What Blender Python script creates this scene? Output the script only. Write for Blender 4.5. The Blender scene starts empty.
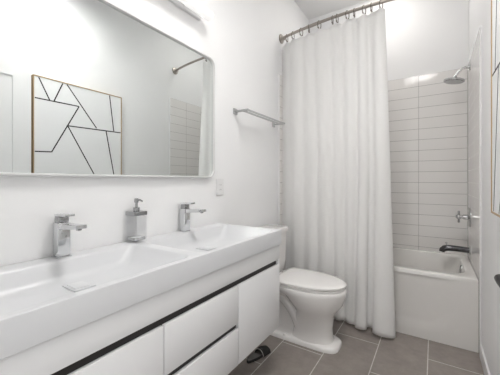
import bpy, bmesh, math, random
from mathutils import Vector, Matrix
random.seed(7)
PI = math.pi
S = bpy.context.scene
C = S.collection

# ------------------------------------------------------------------ camera, world, exposure
cam_d = bpy.data.cameras.new('camera'); cam = bpy.data.objects.new('camera', cam_d); C.objects.link(cam)
cam.location = (1.261, 0.0, 1.174)
cam.rotation_euler = (math.radians(90), 0, math.radians(32.955))
cam_d.sensor_width = 36.0
cam_d.lens = 284.05 / 500 * 36.0
cam_d.shift_y = -7.4 / 500
cam_d.clip_start = 0.02
S.camera = cam

w = bpy.data.worlds.new('world'); S.world = w; w.use_nodes = True
w.node_tree.nodes['Background'].inputs[0].default_value = (1.0, 0.985, 0.965, 1)
w.node_tree.nodes['Background'].inputs[1].default_value = 0.68

S.view_settings.view_transform = 'Standard'
S.view_settings.look = 'None'
S.view_settings.gamma = 1.0
S.view_settings.use_curve_mapping = False
S.view_settings.exposure = 0.8
LAMP_BAR = 0.22
ADDED_LAMP_DISC = 15.5
ADDED_LAMP_TUB = 3.7

# ------------------------------------------------------------------ materials
def mat(name, col, rough=0.5, metal=0.0, spec=0.5, noise=0.0, nscale=40, bump=0.0, bscale=80, trans=0.0, emit=None, es=0.0, coat=0.0):
    m = bpy.data.materials.new(name); m.use_nodes = True
    nt = m.node_tree; b = nt.nodes['Principled BSDF']
    b.inputs['Base Color'].default_value = (*col, 1); b.inputs['Roughness'].default_value = rough
    b.inputs['Metallic'].default_value = metal; b.inputs['Specular IOR Level'].default_value = spec
    b.inputs['Transmission Weight'].default_value = trans; b.inputs['Coat Weight'].default_value = coat
    if emit:
        b.inputs['Emission Color'].default_value = (*emit, 1); b.inputs['Emission Strength'].default_value = es
    tc = nt.nodes.new('ShaderNodeTexCoord')
    if noise:
        n = nt.nodes.new('ShaderNodeTexNoise'); n.inputs['Scale'].default_value = nscale; n.inputs['Detail'].default_value = 6
        nt.links.new(tc.outputs['Object'], n.inputs['Vector'])
        r = nt.nodes.new('ShaderNodeMixRGB'); r.blend_type = 'MIX'
        r.inputs[1].default_value = (*[max(0, c * (1 - noise)) for c in col], 1)
        r.inputs[2].default_value = (*[min(1, c * (1 + noise)) for c in col], 1)
        nt.links.new(n.outputs['Fac'], r.inputs[0]); nt.links.new(r.outputs[0], b.inputs['Base Color'])
    if bump:
        n2 = nt.nodes.new('ShaderNodeTexNoise'); n2.inputs['Scale'].default_value = bscale; n2.inputs['Detail'].default_value = 4
        nt.links.new(tc.outputs['Object'], n2.inputs['Vector'])
        bp = nt.nodes.new('ShaderNodeBump'); bp.inputs['Strength'].default_value = bump; bp.inputs['Distance'].default_value = 0.002
        nt.links.new(n2.outputs['Fac'], bp.inputs['Height']); nt.links.new(bp.outputs[0], b.inputs['Normal'])
    return m

def tile_mat(name, axes, off, width, height, mortar, c1, c2, cm, rough, stagger, noise=0.0, bumpd=0.0006, spec=0.5):
    m = bpy.data.materials.new(name); m.use_nodes = True
    nt = m.node_tree; b = nt.nodes['Principled BSDF']; N = nt.nodes.new; L = nt.links.new
    g = N('ShaderNodeNewGeometry'); sp = N('ShaderNodeSeparateXYZ'); cb = N('ShaderNodeCombineXYZ')
    L(g.outputs['Position'], sp.inputs[0])
    for i, (ax, o) in enumerate(zip(axes, off)):
        a = N('ShaderNodeMath'); a.operation = 'ADD'; a.inputs[1].default_value = o
        L(sp.outputs[ax], a.inputs[0]); L(a.outputs[0], cb.inputs[i])
    br = N('ShaderNodeTexBrick'); br.offset = stagger; br.offset_frequency = 2; br.squash = 1.0
    br.inputs['Scale'].default_value = 1.0; br.inputs['Brick Width'].default_value = width
    br.inputs['Row Height'].default_value = height; br.inputs['Mortar Size'].default_value = mortar
    br.inputs['Mortar Smooth'].default_value = 0.1; br.inputs['Bias'].default_value = 0.0
    br.inputs['Color1'].default_value = (*c1, 1); br.inputs['Color2'].default_value = (*c2, 1); br.inputs['Mortar'].default_value = (*cm, 1)
    L(cb.outputs[0], br.inputs['Vector'])
    col = br.outputs['Color']
    if noise:
        n = N('ShaderNodeTexNoise'); n.inputs['Scale'].default_value = 9; n.inputs['Detail'].default_value = 9; n.inputs['Roughness'].default_value = 0.7
        L(g.outputs['Position'], n.inputs['Vector'])
        mr = N('ShaderNodeMapRange'); mr.inputs['From Min'].default_value = 0.25; mr.inputs['From Max'].default_value = 0.75
        mr.inputs['To Min'].default_value = 1 - noise; mr.inputs['To Max'].default_value = 1 + noise
        L(n.outputs['Fac'], mr.inputs['Value'])
        mx = N('ShaderNodeMixRGB'); mx.blend_type = 'MULTIPLY'; mx.inputs[0].default_value = 1
        L(col, mx.inputs[1]); L(mr.outputs[0], mx.inputs[2]); col = mx.outputs[0]
    L(col, b.inputs['Base Color'])
    rm = N('ShaderNodeMapRange'); rm.inputs['To Min'].default_value = rough; rm.inputs['To Max'].default_value = 0.8
    L(br.outputs['Fac'], rm.inputs['Value']); L(rm.outputs[0], b.inputs['Roughness'])
    b.inputs['Specular IOR Level'].default_value = spec
    bp = N('ShaderNodeBump'); bp.invert = True; bp.inputs['Strength'].default_value = 0.6; bp.inputs['Distance'].default_value = bumpd
    L(br.outputs['Fac'], bp.inputs['Height']); L(bp.outputs[0], b.inputs['Normal'])
    return m

M_wall = mat('wall_paint', (0.885, 0.888, 0.89), 0.55, noise=0.01, nscale=6, bump=0.08, bscale=160)
M_ceil = mat('ceiling_paint', (0.89, 0.89, 0.89), 0.8, noise=0.01, nscale=6)
M_trim = mat('trim_paint', (0.82, 0.82, 0.82), 0.35, noise=0.01, nscale=8)
M_lacq = mat('white_lacquer', (0.85, 0.855, 0.865), 0.22, noise=0.008, nscale=8)
M_solid = mat('white_solid_surface', (0.675, 0.685, 0.70), 0.28, noise=0.006, nscale=6)
M_dark = mat('dark_channel', (0.018, 0.016, 0.015), 0.45, noise=0.1, nscale=30)
M_chrome = mat('polished_chrome', (0.70, 0.71, 0.72), 0.08, metal=1.0, noise=0.02, nscale=20)
M_dchrome = mat('shower_chrome', (0.55, 0.555, 0.56), 0.1, metal=1.0, noise=0.03, nscale=20)
M_spout = mat('dark_chrome', (0.10, 0.10, 0.105), 0.12, metal=1.0, noise=0.05, nscale=20)
M_nickel = mat('brushed_nickel', (0.42, 0.385, 0.35), 0.3, metal=1.0, noise=0.08, nscale=120)
M_ring = mat('dark_nickel', (0.20, 0.18, 0.16), 0.35, metal=1.0, noise=0.1, nscale=100)
M_satin = mat('satin_steel', (0.55, 0.555, 0.56), 0.28, metal=1.0, noise=0.03, nscale=60)
M_mirror = mat('mirror_silver', (0.815, 0.845, 0.838), 0.0, metal=1.0)
M_mframe = mat('mirror_frame_metal', (0.74, 0.74, 0.735), 0.45, metal=0.1, noise=0.02, nscale=30)
M_porc = mat('porcelain', (0.87, 0.855, 0.84), 0.1, noise=0.006, nscale=5, coat=0.3)
M_tub = mat('tub_enamel', (0.80, 0.785, 0.76), 0.15, noise=0.006, nscale=5)
M_black = mat('black_metal', (0.012, 0.012, 0.012), 0.35, noise=0.1, nscale=50)
M_rubber = mat('black_rubber', (0.010, 0.010, 0.010), 0.55, noise=0.15, nscale=60)
M_insole = mat('grey_insole', (0.16, 0.155, 0.15), 0.7, noise=0.15, nscale=120)
M_pale = mat('pale_trim', (0.55, 0.53, 0.50), 0.5, noise=0.05, nscale=60)
M_gold = mat('gold_frame', (0.50, 0.36, 0.21), 0.45, metal=0.4, noise=0.08, nscale=60)
M_canvas = mat('white_canvas', (0.86, 0.865, 0.87), 0.6, noise=0.01, nscale=8, bump=0.05, bscale=300)
M_ink = mat('black_line', (0.012, 0.012, 0.014), 0.5, noise=0.1, nscale=80)
M_plastic = mat('white_plastic', (0.80, 0.80, 0.80), 0.3, noise=0.006, nscale=20)
M_slot = mat('slot_shadow', (0.05, 0.05, 0.05), 0.6, noise=0.05, nscale=20)
M_lens = mat('lamp_diffuser', (0.9, 0.9, 0.9), 0.4, emit=(1.0, 0.985, 0.96), es=LAMP_BAR, noise=0.005, nscale=10)
M_disc2 = mat('added_ceiling_diffuser_warm', (0.9, 0.9, 0.9), 0.4, emit=(1.0, 0.965, 0.93), es=ADDED_LAMP_TUB, noise=0.005, nscale=10)
M_disc = mat('added_ceiling_diffuser', (0.9, 0.9, 0.9), 0.4, emit=(1.0, 0.975, 0.95), es=ADDED_LAMP_DISC, noise=0.005, nscale=10)
M_glass = mat('clear_acrylic', (0.97, 0.98, 0.98), 0.03, trans=0.85, noise=0.004, nscale=10)
def thin_clear(m, tint):
    nt = m.node_tree; N = nt.nodes.new; L = nt.links.new
    tr = N('ShaderNodeBsdfTransparent'); tr.inputs[0].default_value = (*tint, 1)
    gl = N('ShaderNodeBsdfGlossy'); gl.inputs['Roughness'].default_value = 0.03
    mx = N('ShaderNodeMixShader'); mx.inputs[0].default_value = 0.10; L(tr.outputs[0], mx.inputs[1]); L(gl.outputs[0], mx.inputs[2])
    L(mx.outputs[0], nt.nodes['Material Output'].inputs[0])
thin_clear(M_glass, (0.99, 0.992, 0.994))
M_soap = mat('clear_soap', (0.90, 0.91, 0.92), 0.1, trans=0.6, noise=0.01, nscale=20)
M_grey = mat('grey_chrome_cap', (0.42, 0.425, 0.43), 0.18, metal=1.0, noise=0.03, nscale=40)

T1, T2, TG = (0.86, 0.845, 0.825), (0.845, 0.83, 0.81), (0.36, 0.35, 0.34)
ROW = 0.1045
M_tile_back = tile_mat('gloss_tile_back', (0, 2), (-1.134 + 0.381 * 4, -2.196 + ROW * 22), 0.381, ROW, 0.0016, T1, T2, TG, 0.07, 0.0)
M_tile_side = tile_mat('gloss_tile_side', (1, 2), (-2.69 + 0.381 * 8, -2.196 + ROW * 22), 0.381, ROW, 0.0016, T1, T2, TG, 0.07, 0.0)
M_floor = tile_mat('grey_floor_tile', (1, 0), (0.70, -0.038 + 0.297 * 2), 0.64, 0.297, 0.0027, (0.262, 0.232, 0.212), (0.28, 0.249, 0.228), (0.66, 0.64, 0.62), 0.42, 0.47, noise=0.22)

def curtain_material():
    m = bpy.data.materials.new('curtain_linen'); m.use_nodes = True
    nt = m.node_tree; N = nt.nodes.new; L = nt.links.new
    b = nt.nodes['Principled BSDF']; out = nt.nodes['Material Output']
    b.inputs['Base Color'].default_value = (0.93, 0.925, 0.915, 1); b.inputs['Roughness'].default_value = 0.85
    b.inputs['Specular IOR Level'].default_value = 0.15
    tc = N('ShaderNodeTexCoord')
    mp = N('ShaderNodeMapping'); mp.inputs['Scale'].default_value = (110, 110, 210); L(tc.outputs['Object'], mp.inputs[0])
    n = N('ShaderNodeTexNoise'); n.inputs['Scale'].default_value = 1.0; n.inputs['Detail'].default_value = 2; L(mp.outputs[0], n.inputs['Vector'])
    bp = N('ShaderNodeBump'); bp.inputs['Strength'].default_value = 0.5; bp.inputs['Distance'].default_value = 0.0015
    L(n.outputs['Fac'], bp.inputs['Height']); L(bp.outputs[0], b.inputs['Normal'])
    tr = N('ShaderNodeBsdfTranslucent'); tr.inputs[0].default_value = (0.93, 0.925, 0.915, 1)
    mx = N('ShaderNodeMixShader'); mx.inputs[0].default_value = 0.14
    L(b.outputs[0], mx.inputs[1]); L(tr.outputs[0], mx.inputs[2]); L(mx.outputs[0], out.inputs[0])
    return m
M_curtain = curtain_material()

# ------------------------------------------------------------------ mesh helpers (all in world metres)
def BM(): return bmesh.new()

def box(bm, x0, x1, y0, y1, z0, z1, bev=0.0, seg=2):
    r = bmesh.ops.create_cube(bm, size=1.0)
    vs = r['verts']
    for v in vs:
        v.co = Vector(((x0 + x1) / 2 + v.co.x * (x1 - x0), (y0 + y1) / 2 + v.co.y * (y1 - y0), (z0 + z1) / 2 + v.co.z * (z1 - z0)))
    if bev:
        es = list({e for v in vs for e in v.link_edges})
        bmesh.ops.bevel(bm, geom=es, offset=bev, segments=seg, profile=0.5, affect='EDGES')
    return bm

def loft(bm, loops, cap0=True, cap1=True, closed=True):
    rows = [[bm.verts.new(p) for p in lp] for lp in loops]
    n = len(rows[0])
    for a, b in zip(rows, rows[1:]):
        for i in range(n if closed else n - 1):
            j = (i + 1) % n
            try: bm.faces.new((a[i], a[j], b[j], b[i]))
            except ValueError: pass
    for row, c, rev in ((rows[0], cap0, True), (rows[-1], cap1, False)):
        if c:
            bm.faces.new(list(reversed(row)) if rev else row)
    return rows

def frame_of(d):
    d = d.normalized()
    a = Vector((0, 0, 1)) if abs(d.z) < 0.9 else Vector((1, 0, 0))
    u = d.cross(a).normalized()
    return u, d.cross(u).normalized()

def tube(bm, pts, r, n=14, caps=True, closed=False):
    pts = [Vector(p) for p in pts]
    rs = r if isinstance(r, (list, tuple)) else [r] * len(pts)
    loops = []; u = None
    m = len(pts)
    for i, p in enumerate(pts):
        if closed: d = pts[(i + 1) % m] - pts[i - 1]
        else: d = pts[min(i + 1, m - 1)] - pts[max(i - 1, 0)]
        d.normalize()
        if u is None: u, v = frame_of(d)
        else:
            u = (u - d * u.dot(d)).normalized(); v = d.cross(u).normalized()
        loops.append([p + u * (rs[i] * math.cos(2 * PI * k / n)) + v * (rs[i] * math.sin(2 * PI * k / n)) for k in range(n)])
    if closed: loops.append(loops[0])
    loft(bm, loops, caps and not closed, caps and not closed)
    if closed: bmesh.ops.remove_doubles(bm, verts=bm.verts, dist=1e-6)
    return bm

def lathe(bm, origin, axis, prof, n=28):
    """prof: list of (distance along axis, radius)"""
    o = Vector(origin); a = Vector(axis).normalized(); u, v = frame_of(a)
    loops = [[o + a * t + u * (max(r, 1e-5) * math.cos(2 * PI * k / n)) + v * (max(r, 1e-5) * math.sin(2 * PI * k / n)) for k in range(n)] for t, r in prof]
    loft(bm, loops)
    return bm

def rrect(x0, x1, y0, y1, r, k=8):
    """rounded rectangle outline in 2D, counter-clockwise"""
    out = []
    for cx, cy, a0 in ((x1 - r, y1 - r, 0), (x0 + r, y1 - r, 90), (x0 + r, y0 + r, 180), (x1 - r, y0 + r, 270)):
        for i in range(k + 1):
            a = math.radians(a0 + 90 * i / k)
            out.append((cx + r * math.cos(a), cy + r * math.sin(a)))
    return out

def egg(xb, xf, b, n=48, nb=2.0, nf=2.0, xc=None, cy=0.0):
    """egg outline: blunt back at xb, round front at xf, half width b"""
    if xc is None: xc = xb + (xf - xb) * 0.42
    out = []
    for i in range(n):
        t = 2 * PI * i / n; c, s = math.cos(t), math.sin(t)
        e = nf if c >= 0 else nb
        a = (xf - xc) if c >= 0 else (xc - xb)
        out.append((xc + a * math.copysign(abs(c) ** (2 / e), c), cy + b * math.copysign(abs(s) ** (2 / e), s)))
    return out

def obj(name, bm, m, parent=None, smooth=35, origin=None):
    """link the bmesh as ONE mesh object; under a parent its vertices are kept relative to the thing's base"""
    root = parent
    while root is not None and root.parent is not None: root = root.parent
    off = Vector(origin) if origin else (root.location.copy() if root is not None else Vector((0, 0, 0)))
    bmesh.ops.remove_doubles(bm, verts=bm.verts, dist=1e-6)
    bmesh.ops.recalc_face_normals(bm, faces=bm.faces)
    bmesh.ops.translate(bm, verts=bm.verts, vec=-off)
    me = bpy.data.meshes.new(name); bm.to_mesh(me); bm.free()
    if smooth:
        me.shade_smooth(); me.set_sharp_from_angle(angle=math.radians(smooth))
    for mm in (m if isinstance(m, (list, tuple)) else [m]): me.materials.append(mm)
    o = bpy.data.objects.new(name, me); C.objects.link(o)
    if parent is not None: o.parent = parent
    elif origin: o.location = off
    return o

def tag(o, label=None, cat=None, group=None, kind=None):
    for k, v in (('label', label), ('category', cat), ('group', group), ('kind', kind)):
        if v: o[k] = v
    return o

def thing(name, label, cat, loc, group=None):
    o = bpy.data.objects.new(name, None); C.objects.link(o); o.location = loc
    o.empty_display_size = 0.05
    return tag(o, label, cat, group)

def copy_tree(o, parent=None):
    c = o.copy(); C.objects.link(c)
    if parent is not None: c.parent = parent
    for ch in list(o.children): copy_tree(ch, c)
    return c

def struct(name, bm, m, parent=None, smooth=35):
    o = obj(name, bm, m, parent, smooth)
    if parent is None: o['kind'] = 'structure'
    return o

# ------------------------------------------------------------------ room shell
WR = 1.526          # right painted wall
TW = 1.515          # tiled face of the alcove's right wall
YB, YT, CE = 3.245, 2.464, 3.1
b = BM(); box(b, -0.15, 1.70, -0.12, 3.40, -0.10, 0.0); struct('floor', b, M_floor)
b = BM(); box(b, -0.15, 1.70, -0.12, 3.40, CE, CE + 0.1); struct('ceiling', b, M_ceil)
b = BM(); box(b, -0.15, 0.0, -0.12, 3.40, 0.0, CE); struct('wall_left', b, M_wall)
b = BM(); box(b, WR, 1.70, -0.12, 3.40, 0.0, CE); struct('wall_right', b, M_wall)
b = BM(); box(b, 0.0, WR, YB, 3.40, 0.0, CE); struct('wall_back', b, M_wall)
b = BM(); box(b, 0.0, 0.60, -0.12, 0.0, 0.0, CE); box(b, 0.60, WR, -0.12, 0.0, 2.16, CE); struct('wall_front', b, M_wall)
# glossy tile surround
b = BM(); box(b, 0.012, TW, 3.231, YB, 0.0, 2.196, 0.001, 1); struct('trim_1', b, M_tile_back)
b = BM(); box(b, TW, WR, 2.42, YB, 0.0, 2.196, 0.001, 1); struct('trim_2', b, M_tile_side)
b = BM(); box(b, TW + .0005, WR, 2.412, 2.42, 0.0, 2.196, 0.001, 1); struct('trim_5', b, M_trim)
b = BM(); box(b, 0.0, 0.012, 2.453, YB, 0.0, 2.196, 0.001, 1); struct('trim_3', b, M_tile_side)
b = BM(); box(b, 0.0, 0.0125, 2.447, 2.453, 0.0, 2.196, 0.001, 1); struct('trim_6', b, M_trim)
# baseboards
def baseboard(name, x0, x1, y0, y1, h=0.09):
    b = BM(); box(b, x0, x1, y0, y1, 0.0, h, 0.004, 2); struct(name, b, M_trim)
baseboard('baseboard_left', 0.0, 0.014, 0.0, 2.447)
baseboard('baseboard_right', WR - 0.012, WR, 0.0, 2.412)
# open door leaf folded back against the right wall
DX0, DX1, DY0, DY1, DZ1 = 1.475, 1.515, 0.07, 0.955, 2.125
b = BM()
box(b, DX0 + 0.008, DX1, DY0, DY1, 0.01, DZ1)
st = 0.12
box(b, DX0, DX0 + 0.008, DY0, DY0 + st, 0.01, DZ1); box(b, DX0, DX0 + 0.008, DY1 - st, DY1, 0.01, DZ1)
box(b, DX0, DX0 + 0.008, DY0 + st, DY1 - st, DZ1 - 0.15, DZ1); box(b, DX0, DX0 + 0.008, DY0 + st, DY1 - st, 0.01, 0.21)
box(b, DX0, DX0 + 0.008, DY0 + st, DY1 - st, 0.95, 1.07)
door = struct('door_1', b, M_trim)
b = BM(); lathe(b, (DX0, DY1 - 0.06, 0.95), (-1, 0, 0), [(0, 0.026), (0.006, 0.026), (0.008, 0.01), (0.035, 0.01)])
tube(b, [(DX0 - 0.035, DY1 - 0.05, 0.95), (DX0 - 0.037, DY1 - 0.10, 0.95), (DX0 - 0.035, DY1 - 0.17, 0.95)], [0.009, 0.008, 0.007])
obj('door_handle', b, M_black, door)
# doorway casing
b = BM(); box(b, 0.60, 0.62, -0.12, 0.0, 0.0, 2.16, 0.002, 1); box(b, 0.60, WR, -0.12, 0.0, 2.14, 2.16, 0.002, 1)
struct('trim_4', b, M_trim)

# ------------------------------------------------------------------ bathtub
b = BM()
X0, X1, Y0, Y1, ZR = 0.0125, TW - 0.001, YT, 3.2305, 0.495
K = 10
def lp(x0, x1, y0, y1, r, z): return [(px, py, z) for px, py in rrect(x0, x1, y0, y1, r, K)]
loft(b, [lp(X0, X1, Y0, Y1, 0.004, 0.0), lp(X0, X1, Y0 + 0.012, Y1, 0.004, 0.004),
         lp(X0, X1, Y0 + 0.012, Y1, 0.004, ZR - 0.030), lp(X0, X1, Y0, Y1, 0.008, ZR - 0.029), lp(X0, X1, Y0, Y1, 0.008, ZR - 0.012),
         lp(X0 + .002, X1 - .002, Y0 + 0.004, Y1 - .002, 0.010, ZR - 0.003), lp(X0 + .008, X1 - .008, Y0 + 0.012, Y1 - 0.008, 0.015, ZR),
         lp(0.11, 1.468, Y0 + 0.062, Y1 - 0.052, 0.16, ZR), lp(0.12, 1.458, Y0 + 0.072, Y1 - 0.062, 0.155, ZR - 0.005),
         lp(0.13, 1.450, Y0 + 0.080, Y1 - 0.070, 0.15, ZR - 0.02), lp(0.20, 1.425, Y0 + 0.10, Y1 - 0.09, 0.15, 0.30),
         lp(0.30, 1.39, Y0 + 0.13, Y1 - 0.12, 0.14, 0.16), lp(0.36, 1.32, Y0 + 0.17, Y1 - 0.16, 0.12, 0.115), lp(0.45, 1.24, Y0 + 0.24, Y1 - 0.23, 0.09, 0.105)])
tub = tag(obj('bathtub', b, M_tub, origin=(0.76, YT, 0)), 'white alcove bathtub behind the curtain with a moulded apron', 'bathtub')
# apron: a shallow recess with one sweeping lower corner
b = BM()
nx, nz = 150, 60
def apron_y(x, z):
    cx, hx = (0.12 + 1.40) / 2, (1.40 - 0.12) / 2
    cz, hz = (0.055 + 0.75) / 2, (0.75 - 0.055) / 2
    r = 0.20
    qx, qz = abs(x - cx) - (hx - r), abs(z - cz) - (hz - r)
    sd = math.hypot(max(qx, 0), max(qz, 0)) + min(max(qx, qz), 0) - r
    t = min(1, max(0, -sd / 0.09)); t = t * t * (3 - 2 * t)
    return YT + 0.0005 + 0.010 * t
rows = []
for j in range(nz + 1):
    z = 0.0005 + (ZR - 0.029) * j / nz
    rows.append([(X0 + (X1 - X0) * i / nx, apron_y(X0 + (X1 - X0) * i / nx, z), z) for i in range(nx + 1)])
loft(b, rows, False, False, closed=False)
back = [[(p[0], YT + 0.030, p[2]) for p in r] for r in (rows[0], rows[-1])]
loft(b, [rows[0], back[0]], False, False, closed=False); loft(b, [rows[-1], back[1]], False, False, closed=False)
ap = obj('apron', b, M_tub, tub, origin=(0.76, YT, 0))
ap.location = (0, 0, 0)
b = BM(); lathe(b, (1.4475, 2.87, 0.448), (-1, 0, 0.12), [(0, 0.036), (0.008, 0.036), (0.014, 0.030), (0.016, 0.0)])
o = obj('overflow_plate', b, M_dchrome, tub, origin=(0.76, YT, 0))
b = BM(); lathe(b, (1.20, 2.85, 0.105), (0, 0, 1), [(0, 0.035), (0.004, 0.033), (0.005, 0.0)])
obj('drain', b, M_dchrome, tub, origin=(0.76, YT, 0))

# ------------------------------------------------------------------ vanity cabinet
VY0, VY1, VD = 0.16, 1.538, 0.487
VF = 0.477          # face of doors
ZB, ZG0, ZG1, ZT, ZTOP = 0.292, 0.670, 0.699, 0.790, 0.875
van = thing('vanity_cabinet', 'white wall-hung vanity cabinet with dark finger channels under the double basin', 'cabinet', (0.0, 0.85, ZB))
b = BM(); box(b, 0.002, VF - 0.022, VY0, VY1, ZB, ZT - 0.0005, 0.001, 1); obj('carcass', b, M_lacq, van)
b = BM(); box(b, VF - 0.021, VF, VY0, VY1, ZG1, ZT - 0.002, 0.0015, 2)
box(b, VF - 0.021, VF, VY1 - 0.020, VY1, ZG0 - 0.001, ZG1 + 0.004)
obj('fascia_rail', b, M_lacq, van)
b = BM(); box(b, VF - 0.0215, VF - 0.014, VY0 + 0.002, VY1 - 0.0205, ZG0 - 0.012, ZG1 + 0.006); obj('finger_channel', b, M_dark, van)['label'] = 'long dark finger channel above the doors'
YA, YBD = 0.663, 1.110
b = BM(); box(b, VF - 0.0215, VF - 0.014, YA + 0.003, YBD - 0.003, 0.458, 0.498); obj('finger_channel', b, M_dark, van)['label'] = 'short dark finger channel between the drawers'
g = 0.0022
def front(name, y0, y1, z0, z1):
    b = BM(); box(b, VF - 0.0205, VF, y0 + g, y1 - g, z0, z1, 0.0018, 2); return obj(name, b, M_lacq, van)
front('door', YBD, VY1 + g, ZB, ZG0)
front('door', VY0 - g, YA, ZB, ZG0)
front('drawer', YA, YBD, 0.491, ZG0)
front('drawer', YA, YBD, ZB, 0.466)

# ------------------------------------------------------------------ double basin worktop
top = thing('double_basin_worktop', 'thick glossy white worktop with two moulded rectangular basins on the vanity', 'sink', (0.0, 0.85, ZT))
b = BM()
ymid = 0.85
cells = [(VY0, ymid), (ymid, VY1 + 0.003)]
bas = [(0.200, 0.815), (0.875, 1.510)]
BX0, BX1 = 0.084, 0.456
def cell(c, q, outer):
    def L(x0, x1, y0, y1, r, z): return [(px, py, z) for px, py in rrect(x0, x1, y0, y1, r, 8)]
    loops = [L(0.003, VD - 0.003, c[0], c[1], 1e-4, ZTOP),
             L(BX0 - .006, BX1 + .006, q[0] - .006, q[1] + .006, 0.036, ZTOP),
             L(BX0 - .001, BX1 + .001, q[0] - .001, q[1] + .001, 0.032, ZTOP - 0.002),
             L(BX0 + .003, BX1 - .003, q[0] + .003, q[1] - .003, 0.030, ZTOP - 0.008),
             L(BX0 + .018, BX1 - .010, q[0] + .045, q[1] - .045, 0.040, ZTOP - 0.052),
             L(BX0 + .030, BX1 - .018, q[0] + .075, q[1] - .075, 0.045, ZTOP - 0.070),
             L(BX0 + .055, BX1 - .045, q[0] + .120, q[1] - .120, 0.040, ZTOP - 0.077),
             L(BX0 + .10, BX1 - .12, q[0] + .22, q[1] - .22, 0.030, ZTOP - 0.080)]
    loft(b, loops, cap0=False, cap1=True)
cell(cells[0], bas[0], 0); cell(cells[1], bas[1], 0)
# outer skin: front, ends, underside
ye0, ye1 = VY0, VY1 + 0.003
def ring(x1, ya, yb, z): return [(0.003, ya, z), (x1, ya, z), (x1, yb, z), (0.003, yb, z)]
loft(b, [ring(VD - 0.003, ye0, ye1, ZTOP), ring(VD - 0.0008, ye0, ye1 + .001, ZTOP - 0.001), ring(VD, ye0, ye1 + .002, ZTOP - 0.003), ring(VD, ye0, ye1 + .002, ZT + .002), ring(VD - .002, ye0, ye1, ZT)], cap0=False, cap1=False)
obj('basin_slab', b, M_solid, top, smooth=40)
for q in bas:
    yc = (q[0] + q[1]) / 2 + (0.01 if q[0] < .5 else -0.005)
    b = BM(); xc = 0.20
    box(b, xc - 0.045, xc + 0.045, yc - 0.035, yc + 0.035, ZTOP - 0.0795, ZTOP - 0.0755)
    obj('drain_slot', b, M_solid, top)
    b = BM(); box(b, xc - 0.032, xc + 0.032, yc - 0.026, yc + 0.026, ZTOP - 0.0755, ZTOP - 0.073, 0.001, 2)
    obj('drain_cover', b, M_solid, top)

# ------------------------------------------------------------------ basin taps
FX = 0.040
def make_faucet(y, label):
    t = thing('basin_faucet', label, 'faucet', (FX, y, ZTOP), 'chrome taps on the double basin')
    z = ZTOP
    b = BM(); box(b, FX - .026, FX + .026, y - .026, y + .026, z, z + .005, .001, 1); obj('base_plate', b, M_chrome, t)
    b = BM(); box(b, FX - .022, FX + .022, y - .022, y + .022, z + .005, z + .134, .002, 2); obj('body', b, M_chrome, t)
    b = BM(); box(b, FX + .0215, FX + .150, y - .019, y + .019, z + .110, z + .132, .002, 2)
    for v in b.verts:                                   # the spout thins and dips a little towards its tip
        f = (v.co.x - FX - .02) / .13
        v.co.z += .004 * f
        if v.co.z < z + .120: v.co.z += .008 * f
    sp = obj('spout', b, M_chrome, t)
    b = BM(); lathe(b, (FX + .132, y, z + .1195), (0, 0, -1), [(0, .009), (.004, .009), (.005, .007)]); obj('aerator', b, M_grey, sp)
    b = BM(); box(b, FX - .018, FX + .018, y - .018, y + .018, z + .134, z + .158, .0015, 2); obj('cartridge_block', b, M_grey, t)
    b = BM(); box(b, FX - .022, FX + .066, y - .018, y + .018, z + .158, z + .168, .002, 2)
    for v in b.verts: v.co.z += .05 * (v.co.x - FX)
    obj('lever', b, M_chrome, t)
    return t
fa = make_faucet(0.531, 'left square chrome basin tap, standing left of the soap dispenser')
fb = copy_tree(fa); fb.location.y = 1.185
fb['label'] = 'right square chrome basin tap, standing below the mirror corner'

# ------------------------------------------------------------------ soap dispenser
dx, dy, dz = 0.044, 0.860, ZTOP
sd = thing('soap_dispenser', 'clear square soap dispenser with grey pump between the taps', 'soap dispenser', (dx, dy, dz))
hw = 0.036
b = BM(); box(b, dx - hw, dx + hw, dy - hw, dy + hw, dz, dz + .128, .004, 3); box(b, dx - hw + .005, dx + hw - .005, dy - hw + .005, dy + hw - .005, dz + .009, dz + .1275, .003, 2); obj('bottle', b, M_glass, sd)
b = BM(); box(b, dx - hw + .006, dx + hw - .006, dy - hw + .006, dy + hw - .006, dz + .010, dz + .024, .002, 2); obj('soap', b, M_soap, sd)
b = BM(); box(b, dx - hw, dx + hw, dy - hw, dy + hw, dz + .1285, dz + .148, .002, 2); obj('cap', b, M_grey, sd)
b = BM(); lathe(b, (dx, dy, dz + .148), (0, 0, 1), [(0, .015), (.018, .015), (.020, .006), (.042, .006), (.042, .010), (.060, .010), (.062, .008)], 20)
pump = obj('pump', b, M_grey, sd)
b = BM(); tube(b, [(dx, dy, dz + .202), (dx + .02, dy + .004, dz + .203), (dx + .036, dy + .007, dz + .197)], [.006, .005, .004], 10); obj('nozzle', b, M_grey, pump)
b = BM(); tube(b, [(dx, dy, dz + .128), (dx, dy, dz + .012)], .003, 8); obj('dip_tube', b, M_plastic, sd)

# ------------------------------------------------------------------ mirror
MY0, MY1, MZ0, MZ1 = 0.20, 1.474, 1.190, 1.984
mir = thing('wall_mirror', 'wide rounded-corner mirror in thin white metal frame above the basins', 'mirror', (0.0, 0.84, MZ0))
def yz(x, y0, y1, z0, z1, r): return [(x, py, pz) for py, pz in rrect(y0, y1, z0, z1, r, 10)]
b = BM(); fw = 0.010
loft(b, [yz(0.001, MY0, MY1, MZ0, MZ1, .055), yz(0.026, MY0, MY1, MZ0, MZ1, .055), yz(0.028, MY0 + .002, MY1 - .002, MZ0 + .002, MZ1 - .002, .053),
         yz(0.028, MY0 + fw - .001, MY1 - fw + .001, MZ0 + fw - .001, MZ1 - fw + .001, .046), yz(0.022, MY0 + fw, MY1 - fw, MZ0 + fw, MZ1 - fw, .045), yz(0.012, MY0 + fw, MY1 - fw, MZ0 + fw, MZ1 - fw, .045)], False, False)
obj('frame', b, M_mframe, mir)
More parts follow.
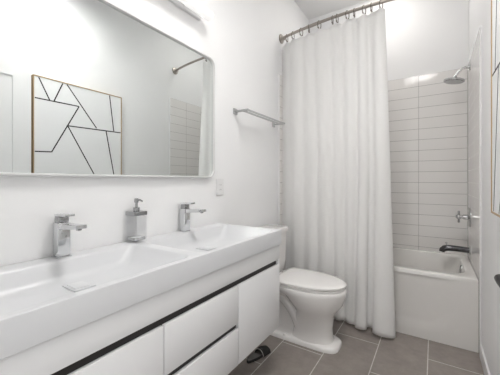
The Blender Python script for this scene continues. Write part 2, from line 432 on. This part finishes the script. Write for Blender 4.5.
b = BM(); loft(b, [yz(0.008, MY0 + .006, MY1 - .006, MZ0 + .006, MZ1 - .006, .048), yz(0.015, MY0 + .006, MY1 - .006, MZ0 + .006, MZ1 - .006, .048)])
obj('glass', b, M_mirror, mir, smooth=0)

# ------------------------------------------------------------------ vanity light
lg = thing('vanity_light', 'long glowing white bar light on the wall above the mirror', 'light', (0.0, 0.85, 2.21))
LY0, LY1, LZ, LX = 0.28, 1.395, 2.212, 0.066
b = BM(); box(b, 0.0005, 0.022, LY0 + .05, LY1 - .05, LZ - .024, LZ + .010, .003, 2); obj('back_plate', b, M_trim, lg)
for yy in (LY0 + .2, LY1 - .2):
    b = BM(); lathe(b, (0.022, yy, LZ), (1, 0, 0), [(0, .012), (.02, .012)], 12); obj('bracket', b, M_trim, lg)
b = BM(); R = 0.030
tube(b, [(LX, LY0 + (.008 if i == 0 else 0) + R * (1 - math.cos(a)), LZ) for i, a in enumerate([0.05 + i * 0.19 for i in range(9)])] +
        [(LX, LY1 - R * (1 - math.sin(a)), LZ) for a in [0.0 + i * 0.185 for i in range(9)]],
     [R * math.sin(0.05 + i * 0.19) for i in range(9)] + [R * math.cos(i * 0.185) for i in range(9)], 24)
obj('diffuser', b, M_lens, lg)

# unseen ceiling lights, added and shaped to spread light through the room
def added_ceiling_light(x, y, label, glow, shade, dome):
    t = thing('added_ceiling_light', label, 'light', (x, y, CE), 'added unseen round ceiling lights')
    b = BM(); lathe(b, (x, y, CE), (0, 0, -1), [(0, .320), (shade - .004, .320), (shade, .315), (shade, .306), (.012, .302)], 40); obj('added_drum_shade' if shade > .05 else 'trim_ring', b, M_trim, t)  # deep shade is added to hold the lamp's light off the upper walls
    b = BM(); lathe(b, (x, y, CE - .0125), (0, 0, -1), [(0, .299), (dome * .36, .296), (dome * .64, .270), (dome * .86, .210), (dome * .96, .120), (dome, 0)], 40); obj('diffuser', b, glow, t)
    return t
added_ceiling_light(1.0, 1.0, 'added unseen white drum ceiling light over the middle of the bathroom', M_disc, 0.215, .028)  # out of view, added as the main light of the room
added_ceiling_light(0.80, 2.75, 'added unseen flat round ceiling light above the bathtub', M_disc2, 0.022, .075)  # out of view, added to brighten the tub alcove and the ceiling corner

# ------------------------------------------------------------------ electrical outlet
t = thing('electrical_outlet', 'small white electrical outlet on the wall below the mirror corner', 'outlet', (0.0, 1.555, 1.07))
b = BM(); box(b, 0.0003, 0.006, 1.517, 1.593, 1.068, 1.184, .002, 2); obj('cover_plate', b, M_plastic, t)
b = BM(); box(b, 0.006, 0.008, 1.538, 1.572, 1.092, 1.160, .0008, 1); ins = obj('socket_insert', b, M_plastic, t)
for zc in (1.108, 1.142):
    for yy in (1.548, 1.561):
        b = BM(); box(b, 0.0078, 0.0083, yy - .001, yy + .001, zc - .004, zc + .004); obj('slot', b, M_slot, ins)

# ------------------------------------------------------------------ double towel bar
t = thing('towel_bar', 'satin steel double towel bar on the wall beside the mirror', 'towel bar', (0.0, 2.04, 1.69))
for yy in (1.735, 2.342):
    b = BM(); box(b, 0.0003, 0.010, yy - .022, yy + .022, 1.668, 1.712, .002, 2); obj('wall_plate', b, M_satin, t)
    b = BM(); box(b, 0.010, 0.122, yy - .007, yy + .007, 1.683, 1.697, .001, 1); obj('arm', b, M_satin, t)
for xx in (0.070, 0.114):
    b = BM(); tube(b, [(xx, 1.742, 1.690), (xx, 2.335, 1.690)], .0075, 12); obj('rail', b, M_satin, t)

# ------------------------------------------------------------------ shower rod, rings, curtain
RZ = 2.557
def rod_y(x): return 2.500 - 0.097 * (1 - ((x - TW / 2) / (TW / 2)) ** 2)
t = thing('shower_rod', 'bowed brushed nickel shower curtain rod spanning wall to wall', 'curtain rod', (0.75, 2.41, RZ))
b = BM(); tube(b, [(x, rod_y(x), RZ) for x in [0.012 + (WR - 0.024) * i / 60 for i in range(61)]], .0125, 16); obj('rod', b, M_nickel, t)
for x, a in ((0.0005, 1), (WR - 0.0005, -1)):
    b = BM(); lathe(b, (x, 2.502, RZ), (a, 0, 0), [(0, .044), (.008, .044), (.012, .040), (.014, .028), (.022, .026), (.024, .020), (.045, .019), (.046, .013)], 32)
    obj('flange', b, M_nickel, t)
b = BM(); tube(b, [(x, rod_y(x), RZ) for x in (0.30, 0.36, 0.42)], .0145, 16); obj('sleeve', b, M_nickel, t)

# folds of the curtain: a meandering path, one swing per fold, so that the folds roll over like cloth
CX0 = 0.004
ring_x = [0.075, 0.145, 0.235, 0.315, 0.415, 0.535, 0.575, 0.660, 0.715, 0.790, 0.845, 0.915]
W_hem = [.12, .15, .12, .14, .080, .070, .105, .128]
A_hem = [14, 26, 22, 34, 44, 42, 98, 102]
W_top = [.10, .16, .12, .15, .11, .12, .10, .12]
A_top = [14, 26, 16, 30, 20, 34, 38, 44]
NU, NV = 528, 72
def meander(W, A, x0, x1, last=0.74):
    per = NU // len(W); pts = [(0.0, 0.0)]
    for k, (wv, a) in enumerate(zip(W, A)):
        hgt = 0.0
        c = sum(math.cos(math.radians(a) * math.sin(2 * PI * (q + .5) / 32)) for q in range(32)) / 32
        hgt = wv / max(c, .3) * sum(math.sin(math.radians(a) * math.sin(PI * (q + .5) / 32)) for q in range(32)) / 64
        sc = min(1, .62 * wv / max(hgt, 1e-6), .085 / max(hgt, 1e-6))
        for i in range(per):
            f = (i + .5) / per
            an = a
            f = f * (last if k == len(W) - 1 else 1)
            th = math.radians(an) * math.sin(2 * PI * (f + .065 * math.sin(2 * PI * f)))
            d = wv / per / max(c, .3)
            pts.append((pts[-1][0] + d * math.cos(th), pts[-1][1] + sc * d * math.sin(th)))
    X = max(p[0] for p in pts); Y = sc * 0
    return [(x0 + (x1 - x0) * p[0] / X, p[1] - Y * i / NU) for i, p in enumerate(pts)]
hem = meander(W_hem, A_hem, CX0, 1.022)
mid = meander([.5 * p + .5 * q for p, q in zip(W_hem, W_top)], [.5 * p + .5 * q - 6 for p, q in zip(A_hem, A_top)], CX0, 0.985)
topm = meander(W_top, A_top, CX0, 0.945)
b = BM()
ZC0, ZC1 = 0.024, RZ - 0.058
rows = []
def ringdist(x): return min(abs(x - r) for r in ring_x)
for j in range(NV + 1):
    v = j / NV                                   # 0 hem .. 1 top
    row = []
    k0, k1, k2 = (1 - v) * (1 - 2 * v), 4 * v * (1 - v), v * (2 * v - 1)
    if v < .5: k0, k1, k2 = 1 - 2 * v, 2 * v, 0
    else: k0, k1, k2 = 0, 2 - 2 * v, 2 * v - 1
    for i in range(NU + 1):
        u = i / NU
        x = hem[i][0] * k0 + mid[i][0] * k1 + topm[i][0] * k2
        d = hem[i][1] * k0 + mid[i][1] * k1 + topm[i][1] * k2
        w_end = min(1, u / 0.12)
        kick = 0.050 * w_end * (1 - .5 * max(0, (u - .9) / .1))
        y = rod_y(min(x, 1.0)) - d - kick * (1 - v) ** 1.3 + 0.012 * (1 - w_end) + 0.008 + 0.0012 * math.sin(41 * z + 9 * u) * math.sin(57 * u + 5 * z) + 0.0008 * math.sin(97 * z - 40 * u)
        z = ZC0 + (ZC1 - ZC0) * v
        if v > 0.9:
            z -= (v - 0.9) / 0.1 * min(0.022, ringdist(x) * 0.45)
        else:
            z += (1 - v) * 0.006 * math.sin(u * 23)
        if z < 0.105: y -= 0.002
        row.append((x, y, z))
    rows.append(row)
loft(b, rows, False, False, closed=False)
cur = obj('shower_curtain', b, M_curtain, origin=(0.5, 2.4, 0.0), smooth=60)
md = cur.modifiers.new('thickness', 'SOLIDIFY'); md.thickness = 0.0016; md.offset = 0
tag(cur, 'long white fabric shower curtain in loose folds hanging from the rod', 'shower curtain')

ring0 = None
ordinal = ['first', 'second', 'third', 'fourth', 'fifth', 'sixth', 'seventh', 'eighth', 'ninth', 'tenth', 'eleventh', 'twelfth']
for i, x in enumerate(ring_x):
    lab = 'dark nickel curtain ring on the bowed rod, %s from the left wall' % ordinal[i]
    y = rod_y(x)
    if ring0 is None:
        b = BM()
        tube(b, [(x, y + 0.021 * math.cos(a), RZ - 0.020 + 0.036 * math.sin(a)) for a in [2 * PI * q / 28 for q in range(28)]], .0030, 8, closed=True)
        for s in (-1, 1):
            bmesh.ops.create_uvsphere(b, u_segments=10, v_segments=8, radius=0.006, matrix=Matrix.Translation((x, y + s * 0.014, RZ - 0.047)))
        ring0 = obj('curtain_ring', b, M_ring, origin=(x, y, RZ)); r = ring0
    else:
        r = ring0.copy(); C.objects.link(r); r.location = (x, y, RZ); r.rotation_euler.z = random.uniform(-.5, .5)
    tag(r, lab, 'curtain ring', 'curtain rings on the shower rod')

# ------------------------------------------------------------------ shower fittings on the tiled right wall
SY = 3.0
t = thing('rain_shower', 'chrome rain shower head on a curved arm high on tiled wall', 'shower head', (TW, SY, 2.122))
b = BM(); lathe(b, (TW - .0005, SY, 2.122), (-1, 0, 0), [(0, .030), (.004, .030), (.010, .022), (.012, .011)]); obj('flange', b, M_dchrome, t)
b = BM(); tube(b, [(TW - .002, SY, 2.122), (TW - .03, SY, 2.126), (TW - .055, SY, 2.118), (TW - .078, SY, 2.100), (TW - .095, SY, 2.078), (TW - .105, SY, 2.062)], .0095, 14); obj('arm', b, M_dchrome, t)
b = BM(); hd = Vector((-.18, 0, -1)).normalized(); o = Vector((TW - .104, SY, 2.066))
lathe(b, o, hd, [(0, .013), (.010, .016), (.016, .012), (.020, .030), (.028, .066), (.034, .076), (.046, .076), (.049, .072), (.049, 0)], 36); hh = obj('head', b, M_dchrome, t)
b = BM(); lathe(b, o + hd * .049, hd, [(0, .068), (.002, .068), (.0025, 0)], 36); obj('spray_face', b, M_grey, hh)

t = thing('shower_valve', 'chrome cross-handle shower valve on the tiled wall', 'faucet', (TW, SY, 0.862))
b = BM(); lathe(b, (TW - .0005, SY, 0.862), (-1, 0, 0), [(0, .082), (.004, .082), (.010, .074), (.014, .040), (.020, .026)], 36); obj('escutcheon', b, M_dchrome, t)
b = BM(); lathe(b, (TW - .018, SY, 0.862), (-1, 0, 0), [(0, .022), (.030, .020), (.032, .014), (.046, .014), (.048, .020), (.070, .020), (.080, .012), (.083, 0)], 20); hb = obj('handle', b, M_dchrome, t)
for k in range(4):
    a = PI / 4 * 0 + k * PI / 2 + 0.15
    d = Vector((0, math.cos(a), math.sin(a)))
    p = Vector((TW - .078, SY, 0.862))
    b = BM(); tube(b, [p + d * .014, p + d * .030, p + d * .046, p + d * .052], [.008, .007, .0085, .005], 12); obj('spoke', b, M_dchrome, hb)

t = thing('tub_spout', 'chrome bathtub spout with diverter knob low on tiled wall', 'faucet', (TW, SY, 0.585))
b = BM(); lathe(b, (TW - .0005, SY, 0.585), (-1, 0, 0), [(0, .038), (.005, .038), (.010, .032)]); obj('escutcheon', b, M_dchrome, t)
b = BM(); tube(b, [(TW - .008, SY, .585), (TW - .10, SY, .588), (TW - .15, SY, .587), (TW - .178, SY, .580), (TW - .194, SY, .565), (TW - .198, SY, .550)], [.024, .025, .026, .026, .024, .021], 20); spt = obj('spout', b, M_spout, t)
b = BM(); lathe(b, (TW - .165, SY, .611), (0, 0, 1), [(0, .004), (.012, .004), (.013, .009), (.022, .009), (.024, .005)], 14); obj('diverter_knob', b, M_dchrome, spt)

# ------------------------------------------------------------------ toilet
TY = 1.998
toi = thing('toilet', 'white two-piece toilet with closed lid between vanity and curtain', 'toilet', (0.36, TY, 0.0))
def eg(z, xb, xf, w, nb=2.6, nf=2.0, xc=None): return [(px, py, z) for px, py in egg(xb, xf, w, 56, nb, nf, xc, TY)]
b = BM()
loft(b, [eg(0.0005, .11, .712, .112, 5, 3.8, .50), eg(.022, .11, .712, .112, 5, 3.8, .50), eg(.030, .115, .704, .107, 5, 3.6, .50), eg(.038, .13, .688, .098, 5, 3.2, .50)], True, True)
loft(b, [eg(.030, .36, .670, .104, 3, 2.6, .50), eg(.06, .375, .658, .098, 3, 2.5, .50), eg(.12, .385, .656, .097, 3, 2.4, .51), eg(.18, .375, .664, .104, 2.8, 2.3, .51),
         eg(.22, .40, .668, .120, 2.4, 2.2, .52), eg(.26, .385, .698, .147, 2.3, 2.1, .52), eg(.30, .355, .728, .170, 2.3, 2.0, .51), eg(.3530, .30, .746, .183, 2.4, 2.0, .49),
         eg(.3800, .235, .753, .188, 3, 2.0, .47), eg(.4030, .235, .755, .189, 3, 2.0, .47), eg(.4120, .24, .750, .184, 3, 2.0, .47), eg(.4140, .25, .740, .174, 3, 2.0, .47)], True, True)
# rear of the pedestal under the tank
loft(b, [eg(.030, .12, .46, .085, 5, 3, .30), eg(.06, .13, .46, .055, 5, 3, .30), eg(.22, .13, .46, .060, 5, 3, .30), eg(.30, .10, .44, .075, 5, 3, .30), eg(.3780, .06, .42, .155, 6, 3, .26), eg(.4120, .05, .42, .165, 6, 3, .26)], True, True)
obj('bowl', b, M_porc, toi, smooth=50)
for s in (-1, 1):
    b = BM(); yy = TY + s * .052
    tube(b, [(.22, yy, .33), (.28, yy, .305), (.335, yy, .265), (.38, yy, .215), (.415, yy, .16), (.44, yy, .10)], [.042, .042, .042, .042, .042, .042], 18)
    obj('trapway', b, M_porc, toi, smooth=60)
    b = BM(); lathe(b, (.335, TY + s * .098, .030), (0, 0, 1), [(0, .013), (.010, .012), (.015, .006), (.016, 0)], 14); obj('bolt_cap', b, M_porc, toi)
b = BM()
loft(b, [eg(.4145, .262, .742, .180, 8, 2.0, .47), eg(.4170, .258, .748, .184, 8, 2.0, .47), eg(.4290, .258, .748, .184, 8, 2.0, .47), eg(.4320, .262, .743, .180, 8, 2.0, .47)])
obj('seat', b, M_porc, toi, smooth=40)
b = BM()
loft(b, [eg(.4345, .260, .747, .181, 8, 2.0, .47), eg(.4370, .256, .753, .186, 8, 2.0, .47), eg(.4460, .256, .753, .186, 8, 2.0, .47), eg(.4520, .262, .744, .179, 8, 2.0, .47), eg(.4550, .285, .715, .155, 5, 2.0, .47), eg(.4565, .38, .60, .07, 4, 2.0, .47)])
obj('lid', b, M_porc, toi, smooth=50)
for s in (-1, 1):
    b = BM(); tube(b, [(.245, TY + s * .075 - .02, .430), (.245, TY + s * .075 + .02, .430)], .014, 14); obj('hinge', b, M_porc, toi)
b = BM()
def rz(z, x0, x1, h, r): return [(px, py, z) for px, py in rrect(x0, x1, TY - h, TY + h, r, 8)]
loft(b, [rz(.4145, .05, .19, .165, .04), rz(.435, .035, .203, .185, .04), rz(.50, .030, .210, .195, .035), rz(.745, .025, .215, .205, .03)])
tk = obj('tank', b, M_porc, toi, smooth=40)
b = BM(); loft(b, [rz(.7455, .022, .218, .208, .03), rz(.749, .018, .226, .215, .032), rz(.772, .018, .226, .215, .032), rz(.782, .023, .221, .210, .03), rz(.785, .035, .209, .198, .025)])
obj('tank_lid', b, M_porc, toi, smooth=40)
b = BM(); lathe(b, (.214, TY - .15, .69), (1, 0, 0), [(0, .014), (.008, .014), (.010, .008)], 14); tube(b, [(.226, TY - .15, .69), (.230, TY - .11, .686), (.230, TY - .08, .682)], [.007, .006, .007], 10)
obj('flush_lever', b, M_dchrome, tk)

# ------------------------------------------------------------------ framed line picture on the right wall
PY0, PY1, PZ0, PZ1 = 0.972, 1.748, 1.020, 2.030
PX = 1.486
pic = thing('framed_picture', 'white picture of angular black lines in thin gold frame on right wall', 'picture', (WR, 1.36, PZ0))
b = BM(); fwid = 0.008
for y0, y1, z0, z1 in ((PY0, PY1, PZ0, PZ0 + fwid), (PY0, PY1, PZ1 - fwid, PZ1), (PY0, PY0 + fwid, PZ0 + fwid, PZ1 - fwid), (PY1 - fwid, PY1, PZ0 + fwid, PZ1 - fwid)):
    box(b, PX, WR - 0.0005, y0, y1, z0, z1, .001, 1)
obj('frame', b, M_gold, pic)
b = BM(); box(b, PX + .004, WR - .002, PY0 + fwid, PY1 - fwid, PZ0 + fwid, PZ1 - fwid)
canv = obj('canvas', b, M_canvas, pic)
b = BM()
lines = [((1.012, 2.018), (1.091, 1.849)), ((1.192, 2.018), (1.125, 1.851)), ((.984, 1.845), (1.328, 1.846)), ((1.226, 2.018), (1.487, 1.672)), ((1.328, 1.846), (1.106, 1.413)),
         ((.984, 1.408), (1.106, 1.413)), ((1.231, 1.655), (1.736, 1.663)), ((1.231, 1.655), (1.572, 1.032)), ((1.618, 2.018), (1.662, 1.668)), ((1.582, 1.658), (1.700, 1.032))]
for k, (p, q) in enumerate(lines):
    p, q = Vector((0, *p)), Vector((0, *q)); d = (q - p).normalized(); nrm = Vector((0, -d.z, d.y)) * 0.0048
    x0, x1 = PX + .0036 - .00005 * k, PX + .005
    loft(b, [[(x, *(pt + sg * nrm)[1:]) for pt, sg in ((p, 1), (p, -1), (q, -1), (q, 1))] for x in (x0, x1)])
obj('line_pattern', b, M_ink, canv, smooth=0)

# ------------------------------------------------------------------ dark wall hook at the frame's right edge
t = thing('paper_holder', 'dark metal paper holder on right wall below the gold frame', 'paper holder', (WR, 1.43, 0.797))
b = BM(); lathe(b, (WR - .0005, 1.40, .797), (-1, 0, 0), [(0, .026), (.006, .026), (.010, .014), (.012, .010)]); obj('wall_plate', b, M_black, t)
b = BM(); tube(b, [(WR - .01, 1.40, .797), (WR - .042, 1.40, .797), (WR - .053, 1.40, .797)], [.010, .010, .010], 14); obj('arm', b, M_black, t)
b = BM(); tube(b, [(WR - .053, 1.445, .799), (WR - .053, 1.435, .797), (WR - .053, 1.40, .791), (WR - .053, 1.33, .787), (WR - .053, 1.27, .787)], [.013, .018, .016, .011, .009], 14); obj('bar', b, M_black, t)

# ------------------------------------------------------------------ sandal on the floor by the vanity
sx, sy = 0.280, 1.615
t = thing('sandal', 'black sandal with pale-edged strap on the floor under the vanity end', 'sandal', (sx, sy, 0.0))
def sole(z, k):
    out = []
    for i in range(40):
        a = 2 * PI * i / 40
        yy = 0.100 * math.cos(a); ww = (0.033 + 0.005 * math.cos(a + .5)) * math.sin(a)
        ww += 0.004 * math.cos(2 * a)
        out.append((sx + .25 * yy + ww * k, sy + yy * (1 - (1 - k) * .4), z))
    return out
b = BM(); loft(b, [sole(0.0005, .93), sole(.004, 1), sole(.013, 1), sole(.016, .95)]); obj('sole', b, M_rubber, t)
b = BM(); loft(b, [sole(.016, .84), sole(.018, .82)]); obj('insole', b, M_insole, t)
b = BM()
rows = []
for j in range(9):
    y = sy + 0.005 + 0.068 * j / 8; cx = sx + .25 * (y - sy)
    rows.append([(cx + .035 * math.cos(a), y, .010 + (.046 - .012 * abs(j - 3) / 5) * math.sin(a)) for a in [PI * q / 16 for q in range(17)]])
inner = [[(cx_, y_, z_ - .004) for cx_, y_, z_ in r] for r in rows]
loft(b, rows, False, False, closed=False); loft(b, inner, False, False, closed=False); loft(b, [rows[0], inner[0]], False, False, closed=False); loft(b, [rows[-1], inner[-1]], False, False, closed=False)
stp = obj('strap', b, M_rubber, t, smooth=60)
b = BM(); y = sy + .004; cx = sx + .25 * (y - sy)
tube(b, [(cx + .0355 * math.cos(a), y, .010 + .0395 * math.sin(a)) for a in [PI * q / 16 for q in range(17)]], .0022, 8)
obj('strap_edging', b, M_pale, stp, smooth=60)['label'] = 'pale edging of the strap'
